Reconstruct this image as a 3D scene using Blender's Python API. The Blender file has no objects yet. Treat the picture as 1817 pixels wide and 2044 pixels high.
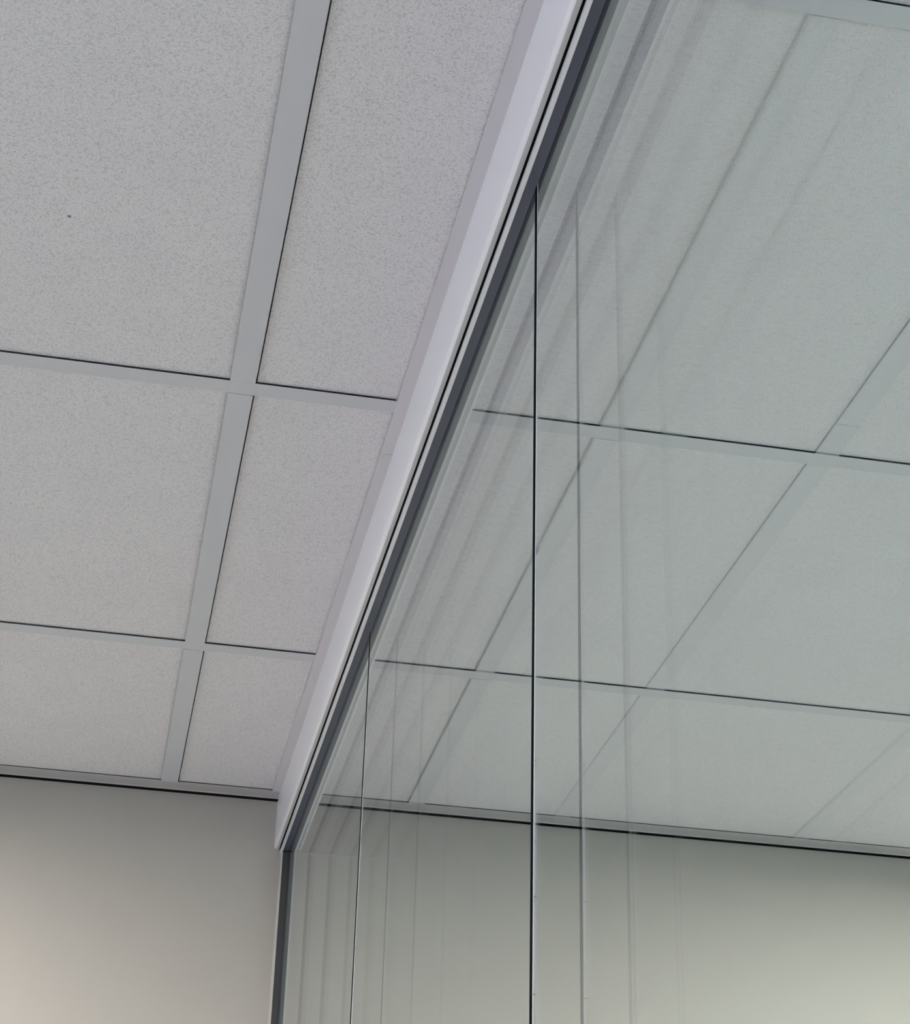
import bpy, bmesh, math
from mathutils import Matrix, Vector

S = bpy.context.scene
COL = S.collection
H = 2.6                                  # ceiling height

# ---------------------------------------------------------------- camera
cam_d = bpy.data.cameras.new('camera')
cam = bpy.data.objects.new('camera', cam_d); COL.objects.link(cam)
R_ = Vector((0.9811, -0.1917, 0.0255)); U_ = Vector((-0.1139, -0.4659, 0.8775)); F_ = Vector((0.1563, 0.8638, 0.4790))
m = Matrix.Identity(3); m.col[0] = R_; m.col[1] = U_; m.col[2] = -F_
F_ = F_.normalized(); R_ = (R_ - F_ * R_.dot(F_)).normalized(); U_ = R_.cross(F_)
m.col[0] = R_; m.col[1] = U_; m.col[2] = -F_
cam.matrix_world = Matrix.Translation((-0.0627, -1.5825, H - 0.9923)) @ m.to_4x4()
cam_d.sensor_fit = 'HORIZONTAL'; cam_d.sensor_width = 36.0
cam_d.lens = 3843.6 / 1817 * 36.0
cam_d.clip_start = 0.01
S.camera = cam

# ---------------------------------------------------------------- world, exposure, paths
w = bpy.data.worlds.new('daylight'); S.world = w; w.use_nodes = True
bg = w.node_tree.nodes['Background']
bg.inputs['Color'].default_value = (0.70, 0.81, 1.04, 1)
bg.inputs['Strength'].default_value = 3.2
LAMP = 42.0                               # emission of the recessed panels
LAMP_COL = (1.0, 0.93, 0.88)
S.view_settings.view_transform = 'Standard'
S.view_settings.look = 'None'
S.view_settings.gamma = 1.0
S.view_settings.use_curve_mapping = False
S.view_settings.exposure = 0.25
cy = S.cycles
cy.max_bounces = 24; cy.diffuse_bounces = 6; cy.glossy_bounces = 20; cy.transmission_bounces = 20
cy.transparent_max_bounces = 16
cy.use_denoising = True
cy.sample_clamp_indirect = 4.0
cy.blur_glossy = 0.0

# ---------------------------------------------------------------- materials
def mat(name, col, rough=0.6, spec=0.5, metal=0.0):
    M = bpy.data.materials.new(name); M.use_nodes = True
    b = M.node_tree.nodes['Principled BSDF']
    b.inputs['Base Color'].default_value = (*col, 1)
    b.inputs['Roughness'].default_value = rough
    b.inputs['Specular IOR Level'].default_value = spec
    b.inputs['Metallic'].default_value = metal
    return M

def fine_paint(M, scale, amt, bump=0.0, dist=0.0005):
    """faint mottling of a painted surface"""
    nt = M.node_tree; N = nt.nodes; L = nt.links; b = N['Principled BSDF']
    geo = N.new('ShaderNodeNewGeometry')
    n = N.new('ShaderNodeTexNoise'); n.inputs['Scale'].default_value = scale; n.inputs['Detail'].default_value = 3
    L.new(geo.outputs['Position'], n.inputs['Vector'])
    base = b.inputs['Base Color'].default_value[:]
    r = N.new('ShaderNodeMix'); r.data_type = 'RGBA'
    r.inputs[6].default_value = tuple(c * (1 - amt) for c in base[:3]) + (1,)
    r.inputs[7].default_value = tuple(min(1, c * (1 + amt)) for c in base[:3]) + (1,)
    L.new(n.outputs['Fac'], r.inputs[0]); L.new(r.outputs[2], b.inputs['Base Color'])
    if bump:
        bp = N.new('ShaderNodeBump'); bp.inputs['Strength'].default_value = bump; bp.inputs['Distance'].default_value = dist
        L.new(n.outputs['Fac'], bp.inputs['Height']); L.new(bp.outputs['Normal'], b.inputs['Normal'])
    return M

def tile_material():
    M = mat('mineral fibre', (0.88, 0.88, 0.88), 0.95, 0.1)
    nt = M.node_tree; N = nt.nodes; L = nt.links; b = N['Principled BSDF']
    geo = N.new('ShaderNodeNewGeometry')
    def noise(scale, detail, rough):
        n = N.new('ShaderNodeTexNoise'); n.inputs['Scale'].default_value = scale
        n.inputs['Detail'].default_value = detail; n.inputs['Roughness'].default_value = rough
        L.new(geo.outputs['Position'], n.inputs['Vector']); return n
    def ramp(src, a, ca, z, cz):
        r = N.new('ShaderNodeValToRGB'); r.color_ramp.elements[0].position = a; r.color_ramp.elements[1].position = z
        r.color_ramp.elements[0].color = ca; r.color_ramp.elements[1].color = cz
        L.new(src, r.inputs['Fac']); return r
    def mul(x, y):
        k = N.new('ShaderNodeMix'); k.data_type = 'RGBA'; k.blend_type = 'MULTIPLY'; k.inputs[0].default_value = 1
        L.new(x, k.inputs[6]); L.new(y, k.inputs[7]); return k.outputs[2]
    fine = noise(700, 2.5, 0.65)                      # grain
    pits = noise(540, 2.0, 0.6)                       # small dark pin pits
    broad = noise(14, 2.0, 0.5)
    r1 = ramp(fine.outputs['Fac'], 0.25, (0.72, 0.72, 0.72, 1), 0.75, (1.0, 1.0, 0.995, 1))
    r2 = ramp(pits.outputs['Fac'], 0.33, (0.76, 0.76, 0.765, 1), 0.50, (1, 1, 1, 1))
    r3 = ramp(broad.outputs['Fac'], 0.3, (0.975, 0.975, 0.98, 1), 0.7, (1, 1, 1, 1))
    c = mul(mul(r1.outputs['Color'], r2.outputs['Color']), r3.outputs['Color'])
    tint = N.new('ShaderNodeRGB'); tint.outputs[0].default_value = (0.96, 0.945, 0.95, 1); c = mul(c, tint.outputs[0])
    # one small brown speck on the tile left of the cross tee
    vd = N.new('ShaderNodeVectorMath'); vd.operation = 'DISTANCE'
    L.new(geo.outputs['Position'], vd.inputs[0]); vd.inputs[1].default_value = (-0.1572, -0.2244, H + 0.0025)
    sp = N.new('ShaderNodeMapRange'); sp.inputs['From Min'].default_value = 0.0012; sp.inputs['From Max'].default_value = 0.0024
    sp.inputs['To Min'].default_value = 1; sp.inputs['To Max'].default_value = 0
    L.new(vd.outputs['Value'], sp.inputs['Value'])
    k = N.new('ShaderNodeMix'); k.data_type = 'RGBA'; L.new(sp.outputs['Result'], k.inputs[0])
    L.new(c, k.inputs[6]); k.inputs[7].default_value = (0.26, 0.24, 0.21, 1)
    L.new(k.outputs[2], b.inputs['Base Color'])
    bp = N.new('ShaderNodeBump'); bp.inputs['Strength'].default_value = 0.25; bp.inputs['Distance'].default_value = 0.0004
    L.new(fine.outputs['Fac'], bp.inputs['Height']); L.new(bp.outputs['Normal'], b.inputs['Normal'])
    return M

def glass_material():
    """solid float glass: white Fresnel reflection, faintly green refraction"""
    M = bpy.data.materials.new('clear float glass'); M.use_nodes = True
    nt = M.node_tree; N = nt.nodes; L = nt.links; N.clear()
    out = N.new('ShaderNodeOutputMaterial')
    fr = N.new('ShaderNodeFresnel'); fr.inputs['IOR'].default_value = 1.52
    g = N.new('ShaderNodeBsdfGlossy'); g.inputs['Roughness'].default_value = 0.0
    g.inputs['Color'].default_value = (1.0, 1.0, 1.0, 1)
    r = N.new('ShaderNodeBsdfRefraction'); r.inputs['IOR'].default_value = 1.52; r.inputs['Roughness'].default_value = 0.0
    r.inputs['Color'].default_value = (0.962, 1.0, 0.997, 1)
    mx = N.new('ShaderNodeMixShader')
    L.new(fr.outputs[0], mx.inputs[0]); L.new(r.outputs[0], mx.inputs[1]); L.new(g.outputs[0], mx.inputs[2])
    L.new(mx.outputs[0], out.inputs['Surface'])
    return M

def emit(name, col, s):
    M = bpy.data.materials.new(name); M.use_nodes = True; N = M.node_tree.nodes; N.clear()
    e = N.new('ShaderNodeEmission'); e.inputs[0].default_value = (*col, 1); e.inputs[1].default_value = s
    o = N.new('ShaderNodeOutputMaterial'); M.node_tree.links.new(e.outputs[0], o.inputs[0]); return M

M_TILE = tile_material()
M_TEE = fine_paint(mat('grey painted steel', (0.655, 0.665, 0.69), 0.5, 0.4), 9, 0.02)
M_ANGLE = fine_paint(mat('grey painted angle', (0.70, 0.68, 0.70), 0.5, 0.4), 9, 0.02)
M_WANGLE = mat('grey wall angle', (0.50, 0.485, 0.475), 0.5, 0.4)
M_FILL = mat('grey channel base', (0.38, 0.39, 0.38), 0.6, 0.3)
M_UNDERSHADE = mat('shaded fascia underside', (0.50, 0.505, 0.50), 0.6, 0.3)
M_VGASKET = mat('black glazing gasket', (0.035, 0.036, 0.038), 0.45, 0.5)
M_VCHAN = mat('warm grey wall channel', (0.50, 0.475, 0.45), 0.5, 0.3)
M_GAPSHADE = mat('steel with gap shade', (0.06, 0.06, 0.06), 0.7, 0.3)
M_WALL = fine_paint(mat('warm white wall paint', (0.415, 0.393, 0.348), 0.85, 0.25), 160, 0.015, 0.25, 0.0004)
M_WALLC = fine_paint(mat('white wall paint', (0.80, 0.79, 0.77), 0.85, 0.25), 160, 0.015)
M_FASCIA = fine_paint(mat('white powder coated aluminium', (0.87, 0.86, 0.87), 0.28, 0.5), 40, 0.008)
M_CHAN = mat('white channel aluminium', (0.84, 0.84, 0.85), 0.3, 0.5)
M_GASKET = mat('charcoal glazing gasket', (0.066, 0.075, 0.112), 0.42, 0.5)
M_INNER = mat('grey inner gasket', (0.018, 0.019, 0.020), 0.8, 0.1)
M_BLACK = mat('black gap shade', (0.006, 0.005, 0.004), 0.9, 0.1)
M_JOINT = mat('black joint seal', (0.006, 0.007, 0.009), 0.9, 0.0)
M_CLEAR = mat('pale joint tape', (0.62, 0.66, 0.67), 0.2, 0.6)
M_GLASS = glass_material()
M_SLAB = mat('concrete soffit', (0.30, 0.30, 0.30), 0.9)
M_FLOOR = fine_paint(mat('pale carpet', (0.25, 0.235, 0.24), 0.95, 0.1), 300, 0.06)
M_LAMPS = [emit('panel diffuser', LAMP_COL, LAMP * f) for f in (1.12, 0.70, 0.6, 1.85, 1.3)]

# ---------------------------------------------------------------- helpers
def link(name, me, m_, parent=None):
    o = bpy.data.objects.new(name, me); COL.objects.link(o)
    if m_ and not me.materials: me.materials.append(m_)
    if parent: o.parent = parent
    return o

def box_bm(bm, x0, x1, y0, y1, z0, z1):
    v = [bm.verts.new(p) for p in ((x0, y0, z0), (x1, y0, z0), (x1, y1, z0), (x0, y1, z0), (x0, y0, z1), (x1, y0, z1), (x1, y1, z1), (x0, y1, z1))]
    for f in ((0, 3, 2, 1), (4, 5, 6, 7), (0, 1, 5, 4), (1, 2, 6, 5), (2, 3, 7, 6), (3, 0, 4, 7)):
        bm.faces.new([v[i] for i in f])

def fin(bm, name):
    bmesh.ops.recalc_face_normals(bm, faces=bm.faces)
    me = bpy.data.meshes.new(name); bm.to_mesh(me); bm.free(); return me

def box(name, x0, x1, y0, y1, z0, z1, m_, parent=None, bevel=0.0):
    bm = bmesh.new(); box_bm(bm, x0, x1, y0, y1, z0, z1)
    if bevel:
        bmesh.ops.bevel(bm, geom=bm.edges[:], offset=bevel, segments=2, affect='EDGES')
    return link(name, fin(bm, name), m_, parent)

def extrude(name, prof, axis, a, b, m_, parent=None, upper=None):
    """closed profile swept along an axis: 'y' takes (x, z) points, 'x' takes (y, z), 'z' takes (x, y)"""
    def P(p, t):
        return {'y': (p[0], t, p[1]), 'x': (t, p[0], p[1]), 'z': (p[0], p[1], t)}[axis]
    bm = bmesh.new()
    A = [bm.verts.new(P(p, a)) for p in prof]; B = [bm.verts.new(P(p, b)) for p in prof]
    n = len(prof)
    for i in range(n):
        bm.faces.new((A[i], A[(i + 1) % n], B[(i + 1) % n], B[i]))
    bm.faces.new(A); bm.faces.new(B[::-1])
    me = fin(bm, name)
    o = link(name, me, m_, parent)
    if upper:                            # back of a steel section, near-black to paint shade into the gaps
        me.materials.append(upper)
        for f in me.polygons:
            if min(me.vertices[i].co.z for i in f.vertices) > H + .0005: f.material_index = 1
    return o

def structure(o):
    o['kind'] = 'structure'; return o

def thing(o, label, cat, group=None):
    o['label'] = label; o['category'] = cat
    if group: o['group'] = group
    return o

def empty(name, loc):
    o = bpy.data.objects.new(name, None); COL.objects.link(o); o.location = loc; o.empty_display_size = 0.05
    return o

# ---------------------------------------------------------------- dimensions (z measured from the ceiling face H)
X0, X1, Y0 = -3.0, 3.6, -4.3             # room extents
YW = 1.150                               # face of the end wall
SX, SY = 0.600, 0.6156                   # grid module
TX, TY = 0.0245, 0.0215                  # flange widths seen along x and along y
FY0, FY1 = 1.1135, 1.1420                # wall angle flange
FL, FR = 0.1757, 0.2580                  # outer faces of the partition head
AL, AR = 0.1635, 0.2702                  # outer edges of the angles beside it
GAP = 0.0028                             # tile face above flange face

# ---------------------------------------------------------------- large structure
structure(box('floor', X0 - .1, X1 + .1, Y0, YW + .1, -0.1, 0, M_FLOOR))
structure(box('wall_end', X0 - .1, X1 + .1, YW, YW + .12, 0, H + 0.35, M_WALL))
def left_wall():
    bm = bmesh.new(); xa, xb = X0 - .1, X0
    a, b, za, zb = -3.9, -0.6, 0.75, 2.35
    box_bm(bm, xa, xb, Y0, YW, 0, za); box_bm(bm, xa, xb, Y0, YW, zb, H + .35)
    box_bm(bm, xa, xb, Y0, a, za, zb); box_bm(bm, xa, xb, b, YW, za, zb)
    structure(link('wall_left', fin(bm, 'wall_left'), M_WALLC))
    bm = bmesh.new()
    for y in (a, a + 1.18, a + 2.36, b - .06): box_bm(bm, xa + .02, xa + .08, y, y + .06, za + .06, zb - .06)
    box_bm(bm, xa + .02, xa + .08, a, b, za, za + .06); box_bm(bm, xa + .02, xa + .08, a, b, zb - .06, zb)
    structure(link('window_1', fin(bm, 'window_1'), M_CHAN))
left_wall()
structure(box('wall_right', X1, X1 + .1, Y0, YW, 0, H + 0.35, M_WALLC))
structure(box('wall_rear', X0 - .1, X1 + .1, Y0 - .15, Y0, 0, H + .35, M_WALLC))
ceiling = structure(box('ceiling', X0, X1, Y0, YW, H + 0.30, H + 0.35, M_SLAB))

# grid: runners across the room, tees between them
js = range(-5, 7)
ks = range(-6, 2)
def runner_prof(a, wdt):
    c = a + wdt / 2
    return [(a, H), (a + wdt, H), (a + wdt, H + .0006), (c + .0006, H + .0006), (c + .0006, H + .034), (c - .0006, H + .034), (c - .0006, H + .0006), (a, H + .0006)]
for k in ks:
    y = k * SY
    # interrupted by the partition head
    extrude('main_runner', runner_prof(y, TY), 'x', X0, AL, M_TEE, ceiling, M_GAPSHADE)
    extrude('main_runner', runner_prof(y, TY), 'x', AR, X1, M_TEE, ceiling, M_GAPSHADE)
rows = [(k * SY + TY, (k + 1) * SY) for k in ks if k < 1] + [(SY + TY, FY0)]
for j in js:
    x = j * SX
    if x < X0 + .05 or x > X1 - .05: continue
    for (a, b) in rows:
        if j == 1 and abs(a - (-SY + TY)) < 1e-6:          # splice in the tee right of the glass
            extrude('cross_tee', runner_prof(x, TX), 'y', a + .0003, -0.0603, M_TEE, ceiling, M_GAPSHADE)
            extrude('cross_tee', runner_prof(x, TX), 'y', -0.0590, b, M_TEE, ceiling, M_GAPSHADE)
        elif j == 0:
            extrude('cross_tee', runner_prof(x, TX), 'y', a + .0012, b - .0002, M_TEE, ceiling, M_GAPSHADE)
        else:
            extrude('cross_tee', runner_prof(x, TX), 'y', a + .0003, b - .0002, M_TEE, ceiling, M_GAPSHADE)

# tiles
LIGHTS = [(-2, 0), (2, 0), (-2, -4), (2, -4), (4, -2)]  # last panel added to brighten the room beyond the glass
def tile(xa, xb, ya, yb, step_left=False):
    """plain lay-in tile; a cut one has a stepped left rim that leaves a narrow slot beside the tee"""
    zf = H + GAP
    if step_left:
        prof = [(xa + .0016, zf), (xb, zf), (xb, zf + .015), (xa - .006, zf + .015), (xa - .006, zf + .010), (xa + .0016, zf + .010)]
    else:
        prof = [(xa, zf), (xb, zf), (xb, zf + .015), (xa, zf + .015)]
    return extrude('ceiling_tile', prof, 'y', ya, yb, M_TILE, ceiling)
trows = [(k, k * SY + TY - .004, (k + 1) * SY + .0004) for k in ks if k < 1] + [(1, SY + TY - .004, FY0 + .0004)]
for j in range(-5, 6):
    xa, xb = j * SX + TX - (.0005 if j < 0 else .0035), (j + 1) * SX + (.0035 if j < 0 else -.0008)
    for (k, ya, yb) in trows:
        if (j, k) in LIGHTS: continue
        if j == 0:
            tile(TX, AL + .008, ya, yb, True)
            tile(AR - .008, xb, ya, yb)
        else:
            tile(xa, min(xb, X1), ya, yb)

# wall angle with its shadow gap along the end wall
def wall_angle(xa, xb):
    prof = [(FY0, H), (FY1 - .0012, H), (FY1 - .0012, H - .0016), (FY1, H - .0016), (FY1, H + .022), (FY1 - .0012, H + .022), (FY1 - .0012, H + .0012), (FY0, H + .0012)]
    extrude('wall_angle', prof, 'x', xa, xb, M_WANGLE, ceiling, M_GAPSHADE)
    box('gap_shade_strip', xa, xb, FY1, YW, H - .0028, H + .02, M_BLACK, ceiling)  # black strip painted in as the shade of the open gap
wall_angle(X0, FL); wall_angle(FR, X1)
# angles that trim the ceiling along the partition head
for (xa, xb) in ((AL, FL), (FR, AR)):
    for (ya, yb) in ((Y0, 0.1016), (0.1034, FY0)):
        box('edge_angle', xa, xb, ya, yb, H - .0002, H + .0014, M_ANGLE, ceiling)
        

# ---------------------------------------------------------------- glass partition
part = empty('glass_partition', (0.2168, YW, 0))
thing(part, 'double glazed frameless glass partition with white head profile, standing against the beige wall', 'partition')
def rel(o):                              # keep world coordinates under the empty
    o.parent = part; o.matrix_parent_inverse = Matrix.Translation((-0.2168, -YW, 0)); return o

ZB = H - 0.0770                          # underside of the fascia
ZC = H - 0.0838                          # underside of the channel
r = 0.0060
def underside(o, m_):  # darker grey puts shade into the underside of the white finish
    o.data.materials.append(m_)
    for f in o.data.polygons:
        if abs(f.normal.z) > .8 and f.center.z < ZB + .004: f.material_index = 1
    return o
def mir(prof): return [(0.4337 - x, z) for x, z in prof]
arc = [(FL + r - r * math.cos(t), ZB + r - r * math.sin(t)) for t in [i * math.pi / 2 / 6 for i in range(7)]]
# fascia: outer skin of the head, open underneath
fas = [(FL, H + .002)] + arc + [(0.1824, ZB), (0.1824, H + .002)]
underside(rel(extrude('head_fascia', fas, 'y', Y0, YW, M_FASCIA)), M_UNDERSHADE)
underside(rel(extrude('head_fascia', mir(fas), 'y', Y0, YW, M_FASCIA)), M_UNDERSHADE)
# black strip standing in for the shade inside the slot
for f in (lambda p: p, mir):
    rel(extrude('slot_shade_strip', f([(0.1824, ZB + .0022), (0.1850, ZB + .0022), (0.1850, ZB + .02), (0.1824, ZB + .02)]), 'y', Y0, YW, M_BLACK))
# channel that holds the panes, as one profile
G1a, G1b, G2a, G2b = 0.1957, 0.2017, 0.2320, 0.2380
lip = [(0.1850, ZC), (0.1873, ZC), (0.1873, ZC + .018), (0.2040, ZC + .018), (0.2040, ZC + .0061), (0.2297, ZC + .0061), (0.2297, ZC + .018),
       (0.2464, ZC + .018), (0.2464, ZC), (0.2487, ZC), (0.2487, ZC + .03), (0.1850, ZC + .03)]
rel(extrude('head_channel', lip, 'y', Y0, YW, M_CHAN))
rel(box('channel_base', 0.2040, 0.2297, Y0, YW - .018, ZC + .0003, ZC + .0060, M_FILL))
def gaskets_y(name, x0, x1, dz, m_):
    rel(extrude(name, [(x0, ZC + dz), (x1, ZC + dz), (x1, ZC + .016), (x0, ZC + .016)], 'y', Y0, YW - .018, m_))
gaskets_y('outer_gasket', 0.1873, G1a, .0006, M_GASKET)
gaskets_y('inner_gasket', G1b, 0.2040, .0008, M_INNER)
gaskets_y('inner_gasket', 0.2297, G2a, .0008, M_INNER)
gaskets_y('outer_gasket', G2b, 0.2464, .0006, M_GASKET)
# upright channel on the end wall
ya = YW - 0.018
up = [(0.1850, ya), (0.1873, ya), (0.1873, ya + .014), (0.2040, ya + .014), (0.2040, ya + .0041), (0.2297, ya + .0041), (0.2297, ya + .014),
      (0.2464, ya + .014), (0.2464, ya), (0.2487, ya), (0.2487, YW), (0.1850, YW)]
rel(extrude('wall_channel', up, 'z', 0, ZC, M_VCHAN))
rel(box('channel_base', 0.2040, 0.2297, ya + .0003, ya + .0040, 0, ZC, M_FILL))
def gaskets_z(name, x0, x1, d, m_):
    rel(extrude(name, [(x0, ya + d), (x1, ya + d), (x1, ya + .013), (x0, ya + .013)], 'z', 0, ZC - .0012, m_))
gaskets_z('wall_gasket', 0.1873, G1a, .0006, M_VGASKET)
gaskets_z('inner_gasket', G1b, 0.2040, .0008, M_INNER)
gaskets_z('inner_gasket', 0.2297, G2a, .0008, M_INNER)
gaskets_z('wall_gasket', G2b, 0.2464, .0006, M_VGASKET)
# panes and the upright dry joints between them
JY = [-3.70, -2.89, -2.08, -1.27, -0.4590, 0.3520, YW - .006]
JW = 0.0090
for (ga, gb) in ((G1a, G1b), (G2a, G2b)):
    for i in range(len(JY) - 1):
        a = JY[i] + (JW / 2); b = JY[i + 1] - (JW / 2 if i < len(JY) - 2 else 0)
        rel(box('glass_pane', ga, gb, a, b, 0.02, ZC + .012, M_GLASS))
    for y in JY[:-1]:
        rel(box('joint_strip', ga - .0002, gb + .0002, y - JW / 2 + .0028, y + JW / 2 - .0001, 0.02, ZC + .012, M_JOINT))
        rel(box('joint_tape', ga + .0001, gb - .0001, y - JW / 2 + .0001, y - JW / 2 + .0027, 0.02, ZC + .012, M_CLEAR))
rel(box('floor_channel', 0.1850, 0.2487, Y0, YW, 0, .03, M_CHAN))

# ---------------------------------------------------------------- recessed ceiling lights behind the viewer
for n, (j, k) in enumerate(LIGHTS):
    xa, ya_ = j * SX + TX, k * SY + TY
    xb, yb_ = (j + 1) * SX, (k + 1) * SY
    e = empty('ceiling_light', (xa, ya_, H))
    thing(e, ['square recessed light panel near the end wall, on the open side of the glass', 'square recessed light panel near the end wall, beyond the glass',
              'square recessed light panel toward the window, on the open side of the glass', 'square recessed light panel toward the window, beyond the glass',
              'added fill light panel beside the right wall, beyond the glass'][n], 'light', 'recessed ceiling lights')
    wd, dp = xb - xa, yb_ - ya_
    box('diffuser', .012, wd - .012, .012, dp - .012, 0.035, 0.039, M_LAMPS[n], e)
    bm = bmesh.new()
    box_bm(bm, 0, wd, 0, .012, .001, .043); box_bm(bm, 0, wd, dp - .012, dp, .001, .043)
    box_bm(bm, 0, .012, .012, dp - .012, .001, .043); box_bm(bm, wd - .012, wd, .012, dp - .012, .001, .043)
    link('frame', fin(bm, 'frame'), M_CHAN, e)
